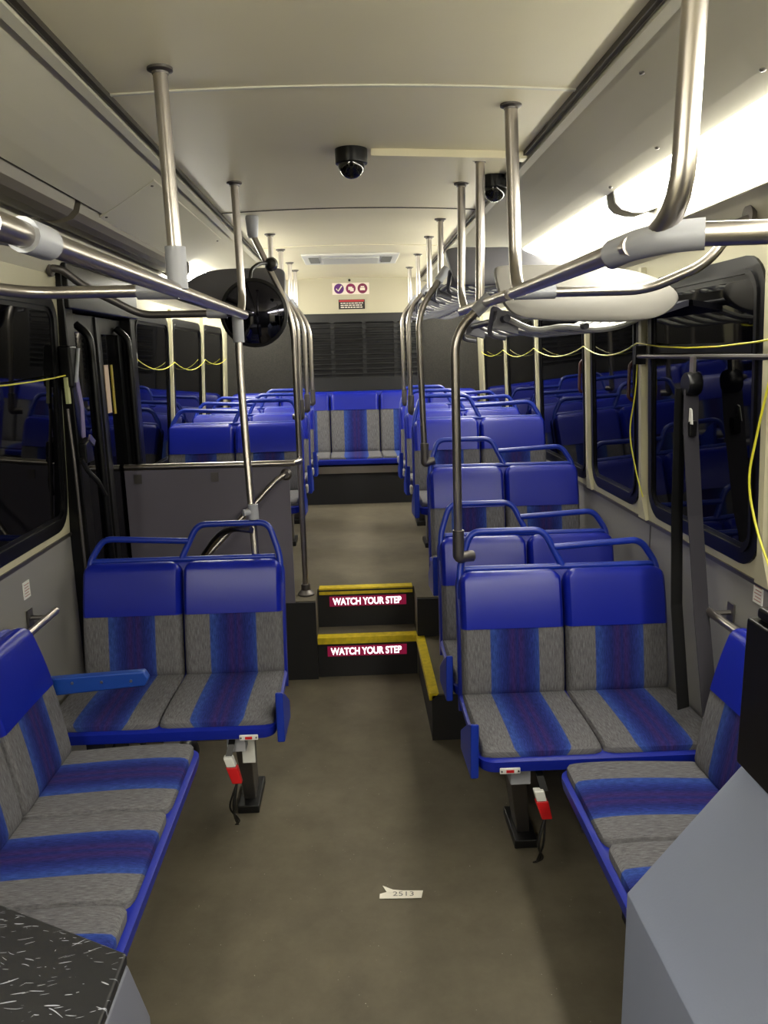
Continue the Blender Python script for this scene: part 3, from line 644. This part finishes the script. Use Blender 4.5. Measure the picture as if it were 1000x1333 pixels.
for i, (y, l) in enumerate(((4.55, 'first'), (5.17, 'second'), (5.88, 'third'))):
    stanchion('bent stanchion on the left upper deck, %s behind the partition post' % l, [(-.44, y, 2.07), (-.315+.0*i, y, 1.90), (-.315, y, 1.36)], (-.36, y+.03, 1.36), .0145)

# ------------------------------------------------------------------ luggage racks
def end_panel(t, s, pts, y, m, th=.03, lean=.05):
    zt = max(z for x, z in pts); zb = min(z for x, z in pts)
    cx = sum(x for x, z in pts)/len(pts); cz = sum(z for x, z in pts)/len(pts)
    P = []; n = len(pts)
    for i in range(n):   # smooth closed Catmull-Rom outline
        p0, p1, p2, p3 = pts[i-1], pts[i], pts[(i+1) % n], pts[(i+2) % n]
        for k in range(5):
            u = k/5; f = lambda a, b_, c, d: .5*(2*b_+(c-a)*u+(2*a-5*b_+4*c-d)*u*u+(3*b_-a-3*c+d)*u**3)
            P.append((f(p0[0], p1[0], p2[0], p3[0]), f(p0[1], p1[1], p2[1], p3[1])))
    b = NB(); R = []
    for sc, dy in ((1.0, th), (1.0, .010), (.985, .003), (.95, 0), (.8, -.006), (.5, -.010), (.2, -.012)):
        R.append([b.verts.new((s*(cx+(x-cx)*sc)-t.location.x, y+dy+lean*((cz+(z-cz)*sc-zb)/(zt-zb))**2-t.location.y, cz+(z-cz)*sc-t.location.z)) for x, z in P])
    m_ = len(P)
    for r1, r2 in zip(R, R[1:]):
        for i in range(m_): b.faces.new((r1[i], r1[(i+1) % m_], r2[(i+1) % m_], r2[i]))
    b.faces.new(R[0]); b.faces.new(R[-1]); o = obj('end_panel', b, m, t, smooth=True); return o
def rack(side, y0, y1, z, x0, x1, label, outline, m, front_dy=0):
    s = side; t = thing('luggage_rack', label, 'luggage rack', (s*x0, y0, z))
    end_panel(t, s, outline, y0, m)
    def q(x, y, zz): return (s*x-s*x0, y-y0, zz-z)
    b = NB(); tube(b, [q(x0, y0+.04, z), q(x0, y1, z)], .012, 0); tube(b, [q(x1, y0+.04, z+.03), q(x1, y1, z+.03)], .012, 0); tube(b, [q((x0+x1)/2, y0+.04, z-.03), q((x0+x1)/2, y1, z-.03)], .010, 0)
    obj('side_frame', b, NAVY, t, smooth=True)
    b = NB(); k = y0+.08
    while k < y1:
        tube(b, [q(x0, k, z+.005), q(x0+.10, k, z-.045), q(x0+.2, k+.012, z-.025), q(x0+.3, k, z-.045), q(x1-.12, k, z-.030), q(x1, k, z+.03)], .010, .05, 8)
        k += .15
    obj('slat_tray', b, mat('cast aluminium', (176, 176, 172), .4, .6), t, smooth=True)
    n = max(2, int((y1-y0)/.62)+1)
    for i in range(n):
        y = y0+.12+(y1-y0-.2)*i/(n-1)
        b = NB(); hexa(b, [q(x0-.03, y-.02, z-.03), q(x0+.05, y-.02, z-.05), q(x0+.05, y+.02, z-.05), q(x0-.03, y+.02, z-.03), q(x0-.02, y-.02, z+.03), q(x0+.05, y-.02, z+.02), q(x0+.05, y+.02, z+.02), q(x0-.02, y+.02, z+.03)])
        tube(b, [q(x0, y, z+.02), q(x0-.03, y, z+.04), q(x0-.03, y+.09, z-.05), q(x0+.03, y+.10, z-.06)], .009, .03, 8)
        obj('support_hook', b, mat('grey cast bracket', (104, 104, 112), .5, .2), t, smooth=True)
    b = NB(); hexa(b, [q(x1, y0+.1, z+.0), q(1.12, y0+.1, z+.03), q(1.12, y1-.05, z+.03), q(x1, y1-.05, z+.0), q(x1, y0+.1, z+.02), q(1.12, y0+.1, z+.05), q(1.12, y1-.05, z+.05), q(x1, y1-.05, z+.02)]); obj('wall_shelf', b, NAVY, t) if y1-y0 < 1.5 else b.free()
    return t
rack(1, 2.50, 3.36, 1.785, .50, 1.02, 'short right luggage rack with a large off white rounded end panel',
     [(.463, 1.935), (.466, 1.885), (.485, 1.83), (.53, 1.79), (.62, 1.775), (.74, 1.769), (.90, 1.766), (1.0, 1.785), (1.05, 1.835), (1.01, 1.885), (.92, 1.922), (.78, 1.945), (.62, 1.95), (.49, 1.95)], PANELW)
rack(1, 3.42, 6.6, 2.0, .47, .98, 'long right rear luggage rack with a mid grey end panel',
     [(.415, 2.09), (.44, 2.125), (.60, 2.125), (.72, 2.12), (.82, 2.08), (.95, 2.055), (.97, 2.02), (.90, 1.985), (.65, 1.965), (.48, 1.965), (.44, 2.01)], PANELG)
rack(-1, 4.05, 6.6, 2.0, .46, .98, 'long left rear luggage rack with grey end panel behind the round mirror',
     [(.335, 2.07), (.36, 2.12), (.50, 2.125), (.68, 2.12), (.78, 2.09), (.86, 2.03), (.86, 1.97), (.70, 1.93), (.45, 1.93), (.35, 1.97)], PANELG)

# ------------------------------------------------------------------ convex mirror
t = thing('convex_mirror', 'round black framed convex mirror hanging from the partition post', 'mirror', (-.465, 3.78, 1.885))
b = NB(); lathe(b, [(.150, .02), (.160, .012), (.160, -.004), (.146, -.010), (.140, -.002)], (0, 0, 0), 'Y', 48); obj('rim', b, BLACK, t, smooth=True)
b = NB(); lathe(b, [(.146, .0), (.146, -.004), (.12, -.014), (.08, -.024), (.04, -.030), (.004, -.032)], (0, 0, 0), 'Y', 48); obj('mirror_face', b, mat('dark mirror', (70, 70, 80), .05, 1.0), t, smooth=True)
b = NB(); tube(b, [(-.01, .0, .155), (-.005, .02, .20), (.03, .08, .235), (.075, .15, .24)], .009, .03, 8); obj('arm', b, BLACK, t, smooth=True)
b = NB(); lathe(b, [(.004, -.035), (.025, -.025), (.034, 0), (.025, .025), (.004, .035)], (.078, .155, .238), 'Y', 16); obj('ball_clamp', b, BLACK, t, smooth=True)

# ------------------------------------------------------------------ ceiling things
def dome(label, x, y, z, r=.055):
    t = thing('dome_camera', label, 'camera', (x, y, z), group='black dome cameras')
    b = NB(); lathe(b, [(r, .0), (r, -.042), (r*.98, -.046), (r*.85, -.048)], (0, 0, 0), 'Z', 32); obj('housing', b, BLACKG, t, smooth=True)
    b = NB(); lathe(b, [(r*.84*math.cos(a), -.045-r*.84*math.sin(a)*1.05) for a in [i*PI/2/8 for i in range(8)]] + [(.001, -.045-r*.88)], (0, 0, 0), 'Z', 32); obj('dome', b, DOME, t, smooth=True)
    return t
dome('black dome camera in the middle of the ceiling', .013, 2.79, crown(0))
dome('black dome camera at the right edge of the ceiling behind the pole', .57, 3.16, crown(.57), .055)
t = thing('ceiling_vent', 'white rectangular air vent with two small grilles in the rear ceiling', 'vent', (.0, 5.72, crown(0)))
b = NB(); box(b, -.335, .335, -.26, .26, -.018, -.001); obj('frame', b, WHITEP, t, bevel=.006)
b = NB(); box(b, -.20, .20, -.16, .16, -.026, -.018); obj('centre_panel', b, mat('pale vent panel', (196, 196, 190), .5), t, bevel=.004)
for x in (-.255, .255):
    b = NB()
    for k in range(9): box(b, x-.035, x+.035, -.16+k*.036, -.142+k*.036, -.022, -.018)
    obj('grille', b, mat('grey vent slats', (120, 120, 116), .5), t)
t = thing('access_panel', 'small cream hatch outlined on the left cove panel above the second pole', 'panel', (-.78, 3.4, 2.26))
b = NB(); 
def cz_(x): return 2.328 - (x-.64)*(.142/.228) - .006*math.sin(max(0, min(1, (x-.64)/.228))*PI)
hexa(b, [(.10, -.5, cz_(.68)-2.262-.004), (-.10, -.5, cz_(.88)-2.262-.004), (-.10, .9, cz_(.88)-2.262-.004), (.10, .9, cz_(.68)-2.262-.004), (.10, -.5, cz_(.68)-2.258), (-.10, -.5, cz_(.88)-2.258), (-.10, .9, cz_(.88)-2.258), (.10, .9, cz_(.68)-2.258)])
obj('hatch', b, COVE, t)
b = NB()
for yy in (-.47, .87):
    for xx in (.085, -.085): lathe(b, [(.006, -.002), (.004, -.006)], (xx, yy, cz_(.78-xx)-2.264), 'Z', 8)
obj('screw', b, DSTEEL, t)
for i, (y, x) in enumerate(((1.62, .82), (2.18, .83), (2.62, .85), (1.9, .68))):
    b = NB(); lathe(b, [(.007, 0), (.007, -.003), (.004, -.006)], (0, 0, 0), 'Z', 10)
    o = tag(obj('screw', b, DSTEEL), ['small screw head on the right cove panel, nearest the camera', 'small screw head on the right cove, middle of the row along the light', 'small screw head on the right cove just above the joint of two lit strips', 'small screw head high on the right cove panel near its upper lip'][i], 'screw', 'cove panel screws'); o.location = (x, y, cz_(x)-.0005)

# stickers on rear head wall
t = thing('pictogram_sticker', 'white sticker with three round purple pictograms on the rear wall', 'sticker', (-.005, YB-.001, 2.262))
b = NB(); box(b, -.165, .165, -.004, 0, -.05, .05); obj('backing', b, mat('sticker white', (226, 216, 205), .5), t)
for k, (x, c) in enumerate(((-.105, (86, 26, 110)), (0, (122, 26, 78)), (.105, (112, 26, 66)))):
    b = NB(); lathe(b, [(.044, 0), (.044, -.003)], (x, -.004, 0), 'Y', 28); d = obj('disc', b, mat('purple disc %d' % k, c, .5), t)
    b = NB()
    if k == 0: tube(b, [(x-.025, -.008, 0), (x-.008, -.008, -.02), (x+.026, -.008, .024)], .006, 0, 6)
    elif k == 1: box(b, x-.022, x+.014, -.009, -.007, -.012, .016); box(b, x-.006, x+.026, -.0092, -.0075, -.024, .004)
    else: box(b, x-.022, x+.022, -.009, -.007, -.016, .006); box(b, x-.016, x+.016, -.009, -.007, .010, .020)
    obj('symbol', b, mat('sticker white', (226, 216, 205), .5), d)
t = thing('notice_sticker', 'small black notice with a red heading below the purple pictograms', 'sticker', (.0, YB-.001, 2.128))
b = NB(); box(b, -.118, .118, -.004, 0, -.044, .040); obj('backing', b, mat('notice black', (24, 18, 18), .5), t)
b = NB(); box(b, -.112, .112, -.0052, -.004, .020, .036); obj('red_heading', b, mat('notice red', (170, 40, 45), .5), t)
b = NB()
for r_ in range(3):
    x = -.10
    while x < .095:
        l_ = random.uniform(.015, .035); box(b, x, min(.10, x+l_), -.0055, -.004, .004-r_*.018, .012-r_*.018); x += l_+.006
obj('printed_lines', b, mat('sticker white', (226, 216, 205), .5), t)
b = NB(); lathe(b, [(.012, 0), (.010, -.006)], (0, 0, 0), 'Y', 12); o = tag(obj('wall_screw', b, BLACK), 'small black screw above the purple pictogram sticker', 'screw'); o.location = (-.015, YB, 2.335)

# ------------------------------------------------------------------ pull cords
def sag(a, c, d, n=8):
    a, c = Vector(a), Vector(c); return [a.lerp(c, i/n) - Vector((0, 0, d*4*(i/n)*(1-i/n))) for i in range(n+1)]
def cord(name, label, anchors, d, r=.0028):
    pts = []
    for a, c, dd in zip(anchors, anchors[1:], d): pts += sag(a, c, dd)[(1 if pts else 0):]
    b = NB(); tube(b, pts, r, 0, 6); return tag(obj(name, b, YCORD, smooth=True), label, 'cord')
cx_ = wx(1.68)-.03
cord('pull_cord', 'yellow pull cord looping along the right hand windows from pillar to pillar', [(cx_, 1.2, 1.82), (cx_, 3.03, 1.70), (cx_, 3.74, 1.695), (cx_, 4.78, 1.695), (cx_, 5.77, 1.69), (cx_, 6.74, 1.68)], (.07, .045, .05, .05, .04))
cord('pull_cord', 'yellow pull cord on the left rear windows starting at the white box', [(-cx_, 4.05, 1.685), (-cx_, 4.90, 1.66), (-cx_, 5.91, 1.67), (-cx_, 6.86, 1.67)], (.05, .06, .04))
cord('pull_cord', 'yellow pull cord across the nearest left window', [(-cx_, 1.6, 1.64), (-cx_, 3.09, 1.63)], (.025,))
b = NB(); tube(b, [(1.10, 2.99, 1.66), (1.10, 3.0, 1.5), (1.10, 3.06, 1.35), (1.12, 3.0, 1.18), (1.135, 2.965, 1.10)], .0026, .1, 6); tag(obj('hanging_cord', b, YCORD, smooth=True), 'thin yellow cord hanging down the near cream pillar on the right', 'cord')
b = NB(); tube(b, [(1.10, 2.0, 1.66), (1.10, 2.05, 1.5), (1.11, 2.12, 1.30), (1.13, 2.08, 1.16), (1.14, 2.02, 1.075)], .0034, .1, 6); tag(obj('hanging_cord', b, YCORD, smooth=True), 'thicker yellow cord hanging beside the window at the right edge', 'cord')
t = thing('cord_switch_box', 'white plastic pull cord box on the pillar behind the exit door', 'switch box', (-1.13, 4.05, 1.69))
b = NB(); box(b, -.015, .022, -.03, .03, -.03, .03); obj('housing', b, WHITEP, t, bevel=.008)

# ------------------------------------------------------------------ wall fittings
def handle(label, s, y0, y1, z):
    t = thing('grab_bar', label, 'handle', (s*(WX-.005), y0, z), group=None)
    b = NB(); tube(b, [(-s*.065, -.03, 0), (-s*.065, y1-y0+.03, 0)], .013, 0); obj('bar', b, STEEL, t, smooth=True)
    for y in (.04, y1-y0-.04):
        b = NB(); tube(b, [(0, y, .0), (-s*.06, y, 0)], .008, 0, 8); box(b, -s*.005 if s > 0 else 0, 0 if s > 0 else .005, y-.02, y+.02, -.03, .03); obj('bracket', b, DSTEEL, t)
handle('short steel grab handle on the right wall above the side bench', 1, 1.80, 2.30, .86)
handle('short steel grab handle on the left wall above the side bench', -1, 2.05, 2.66, .80)
for s, y, z, l in ((1, 2.12, .965, 'small white instruction sticker on the right wall under the window'), (-1, 2.63, .90, 'small white instruction sticker on the left wall under the window')):
    t = thing('wall_sticker', l, 'sticker', (s*(WX-.001), y, z))
    b = NB(); box(b, -.0015, .0015, -.026, .026, -.03, .03); obj('backing', b, WHITEP, t)
    b = NB()
    for k in range(5): box(b, -.0025, .0025, -.019, .019-.006*(k % 2), .018-k*.010, .021-k*.010)
    obj('printed_lines', b, mat('pinkish print', (170, 130, 128), .6), t)
# belt bar, retractor and webbing on the right
t = thing('belt_mount_bar', 'thin dark horizontal bar across the near right window holding the belt', 'bar', (1.085, 2.96, 1.65))
b = NB(); tube(b, [(.05, .0, .0), (.0, 0, 0), (.0, -1.1, .0), (.05, -1.1, 0)], .008, .02, 8); obj('bar', b, DSTEEL, t, smooth=True)
b = NB(); box(b, -.01, .03, -.012, .012, -.03, .04); obj('end_bracket', b, BLACKG, t)
t = thing('wheelchair_belt', 'charcoal safety belt hanging from a retractor over the near right window', 'seat belt', (1.075, 2.44, 1.65))
b = NB(); strip(b, [(0, 0, .0), (0, 0, -.06)], (0, .03, 0), .004); obj('hook', b, STEEL, t)
b = NB(); lathe(b, [(.035, -.022), (.038, -.015), (.038, .015), (.035, .022)], (0, 0, -.085), 'X', 20); obj('retractor', b, BLACKG, t, smooth=True)
b = NB(); strip(b, [(0.0, 0, -.10), (0, -.01, -.22), (.005, -.07, -.5), (-.005, -.18, -.8), (-.03, -.33, -1.06)], (.056, .02, 0), .0015); obj('webbing', b, WEB, t)
b = NB(); strip(b, [(-.022, .03, -.10), (-.025, .0, -.5), (-.035, -.06, -.8), (-.055, -.20, -1.10)], (.045, .02, 0), .0015); obj('webbing', b, BLACK, t)
b = NB(); box(b, -.012, .012, -.032, .032, -.25, -.20); obj('adjuster', b, BLACKG, t, bevel=.004)
b = NB(); hexa(b, [(-.012, -.02, -.21), (-.010, -.045, -.21), (-.008, -.045, -.21), (-.006, -.02, -.21), (-.012, -.02, -.16), (-.010, -.035, -.165), (-.008, -.035, -.165), (-.006, -.02, -.16)]); obj('paper_tag', b, WHITEP, t)
# left belt hardware
t = thing('belt_retractor', 'black belt retractor with metal arm beside the left cream pillar at the exit door', 'seat belt', (-1.11, 3.08, 1.60))
b = NB(); box(b, -.02, .03, -.04, .04, -.02, .14); obj('housing', b, BLACKG, t, bevel=.01)
b = NB(); strip(b, [(.035, .04, .13), (.035, -.02, .0)], (0, .022, 0), .003); obj('arm', b, CLAMP, t)
b = NB(); strip(b, [(.03, .0, .02), (.03, .03, -.10), (.02, .045, -.22)], (0, .035, 0), .002); obj('webbing', b, mat('purple grey webbing', (120, 110, 150), .5), t)
b = NB(); hexa(b, [(.01, .0, -.32), (.04, .0, -.32), (.04, .09, -.32), (.01, .09, -.32), (.01, .0, -.24), (.04, .0, -.24), (.04, .07, -.22), (.01, .07, -.22)]); obj('buckle', b, BLACKG, t, bevel=.006)
b = NB(); strip(b, [(.04, .05, -.22), (.04, .10, -.25)], (0, .02, .02), .004); obj('tongue', b, STEEL, t)
b = NB(); tube(b, [(.02, -.01, -.30), (.03, .03, -.36), (.05, .07, -.40), (.06, .12, -.47)], .010, .03, 8); obj('strap_end', b, BLACK, t, smooth=True)
b = NB(); box(b, .0, .012, -.055, -.03, -.08, .02); obj('label_tab', b, mat('pale green tab', (176, 178, 130), .6), t)
b = NB(); tube(b, [(.0, -.045, -.10), (.005, -.045, -.30), (.0, -.03, -.75)], .006, .05, 8); obj('drop_cable', b, DSTEEL, t, smooth=True)
# securement hardware under seats
t = thing('floor_securement', 'metal wheelchair securement reel on the floor under the left double seat', 'securement', (-.86, 2.92, 0))
b = NB(); lathe(b, [(.06, -.02), (.07, 0), (.07, .05), (.03, .07)], (.10, .0, .085), 'Y', 24); obj('reel', b, BLACKG, t, smooth=True)
b = NB(); box(b, -.08, .03, -.03, .05, 0, .09); lathe(b, [(.026, -.035), (.026, -.02)], (-.02, 0, .055), 'Y', 16); obj('ratchet', b, DSTEEL, t, bevel=.004)
b = NB(); cyl(b, (-.05, .02, .09), (-.05, .02, .30), .014); obj('post', b, DSTEEL, t, smooth=True)
t = thing('floor_securement', 'pale green securement knob on the floor under the nearest right double seat', 'securement', (.98, 2.42, 0))
b = NB(); lathe(b, [(.005, 0), (.03, .008), (.036, .05), (.03, .08), (.004, .09)], (0, -.02, .22), 'Y', 20); obj('knob', b, mat('pale green grey knob', (170, 175, 150), .3), t, smooth=True)
b = NB(); box(b, -.04, .10, .03, .11, 0, .24); obj('body', b, BLACKG, t, bevel=.01)
b = NB(); cyl(b, (-.20, .0, .0), (-.20, .0, .36), .02); obj('chrome_post', b, STEEL, t, smooth=True)

# ------------------------------------------------------------------ foreground cabinets
t = thing('front_cabinet', 'pale grey sloped cabinet in the lower right foreground', 'cabinet', (.425, 1.10, 0))
b = NB(); P_ = [(.425, 0), (.425, .80), (.60, 1.022), (.602, 1.022), (1.12, 1.03), (1.12, 0)]
prism_y(b, [(x-.425, z) for x, z in P_], -.95, 0); obj('body', b, LGRAY, t, bevel=.008)
t = thing('fare_box', 'black box with a silver ring on its lid standing on the grey cabinet', 'fare box', (.61, 1.10, 1.031))
b = NB(); box(b, -.02, .40, -.60, -.002, .0, .242); obj('body', b, BLACKG, t, bevel=.004)
b = NB(); box(b, -.010, .40, -.60, -.010, .243, .262); ld = obj('lid', b, BLACKG, t, bevel=.006)
b = NB(); lathe(b, [(.012, .262), (.012, .267), (.019, .267), (.019, .262)], (.012, -.045, 0), 'Z', 24); obj('lock_ring', b, STEEL, ld)
t = thing('wheelhouse_box', 'grey box with a badly scratched black top in the lower left corner', 'cabinet', (-.284, .793, 0))
TOP = [(-.286, .790), (-.284, .20), (-1.12, .20), (-1.12, 1.10), (-.99, 1.13), (-.474, .885)]
b = NB(); poly_plate(b, [(x+.284, y-.793, .985) for x, y in TOP], (0, 0, .015)); obj('scratched_top', b, SCRATCH, t, bevel=.004)
b = NB(); low = [(-.268, .80), (-.262, .20), (-1.12, .20), (-1.12, 1.12), (-.99, 1.145), (-.474, .90)]
A_ = [b.verts.new((x+.284, y-.793, .984)) for x, y in TOP]; B_ = [b.verts.new((x+.284, y-.793, .90)) for x, y in [(-.270, .802), (-.262, .20), (-1.12, .20), (-1.12, 1.11), (-.99, 1.14), (-.474, .895)]]; C_ = [b.verts.new((v.co.x, v.co.y, 0)) for v in B_]
for U, V in ((A_, B_), (B_, C_)):
    for i in range(6): b.faces.new((U[i], U[(i+1) % 6], V[(i+1) % 6], V[i]))
b.faces.new(A_); b.faces.new(C_); obj('body', b, mat('mid grey box paint', (86, 88, 100), .5), t, bevel=.004)

# ------------------------------------------------------------------ paper scrap
t = thing('paper_scrap', 'torn white paper slip with a handwritten number lying on the aisle floor', 'paper', (.105, 2.145, .0015))
b = NB(); poly_plate(b, [(-.062, .035, .003), (-.05, .008, .0), (-.072, -.002, .002), (-.074, -.022, .001), (.058, -.030, .003), (.066, .006, .001), (.0, .012, 0), (-.03, .018, 0)], (0, 0, .0008)); obj('slip', b, mat('paper', (232, 226, 214), .8), t)
text_obj('handwriting', '2513', .020, .066, mat('pencil grey', (120, 118, 116), .8), (.002, -.008, .0045), (0, 0, -.06), t, depth=.0001)
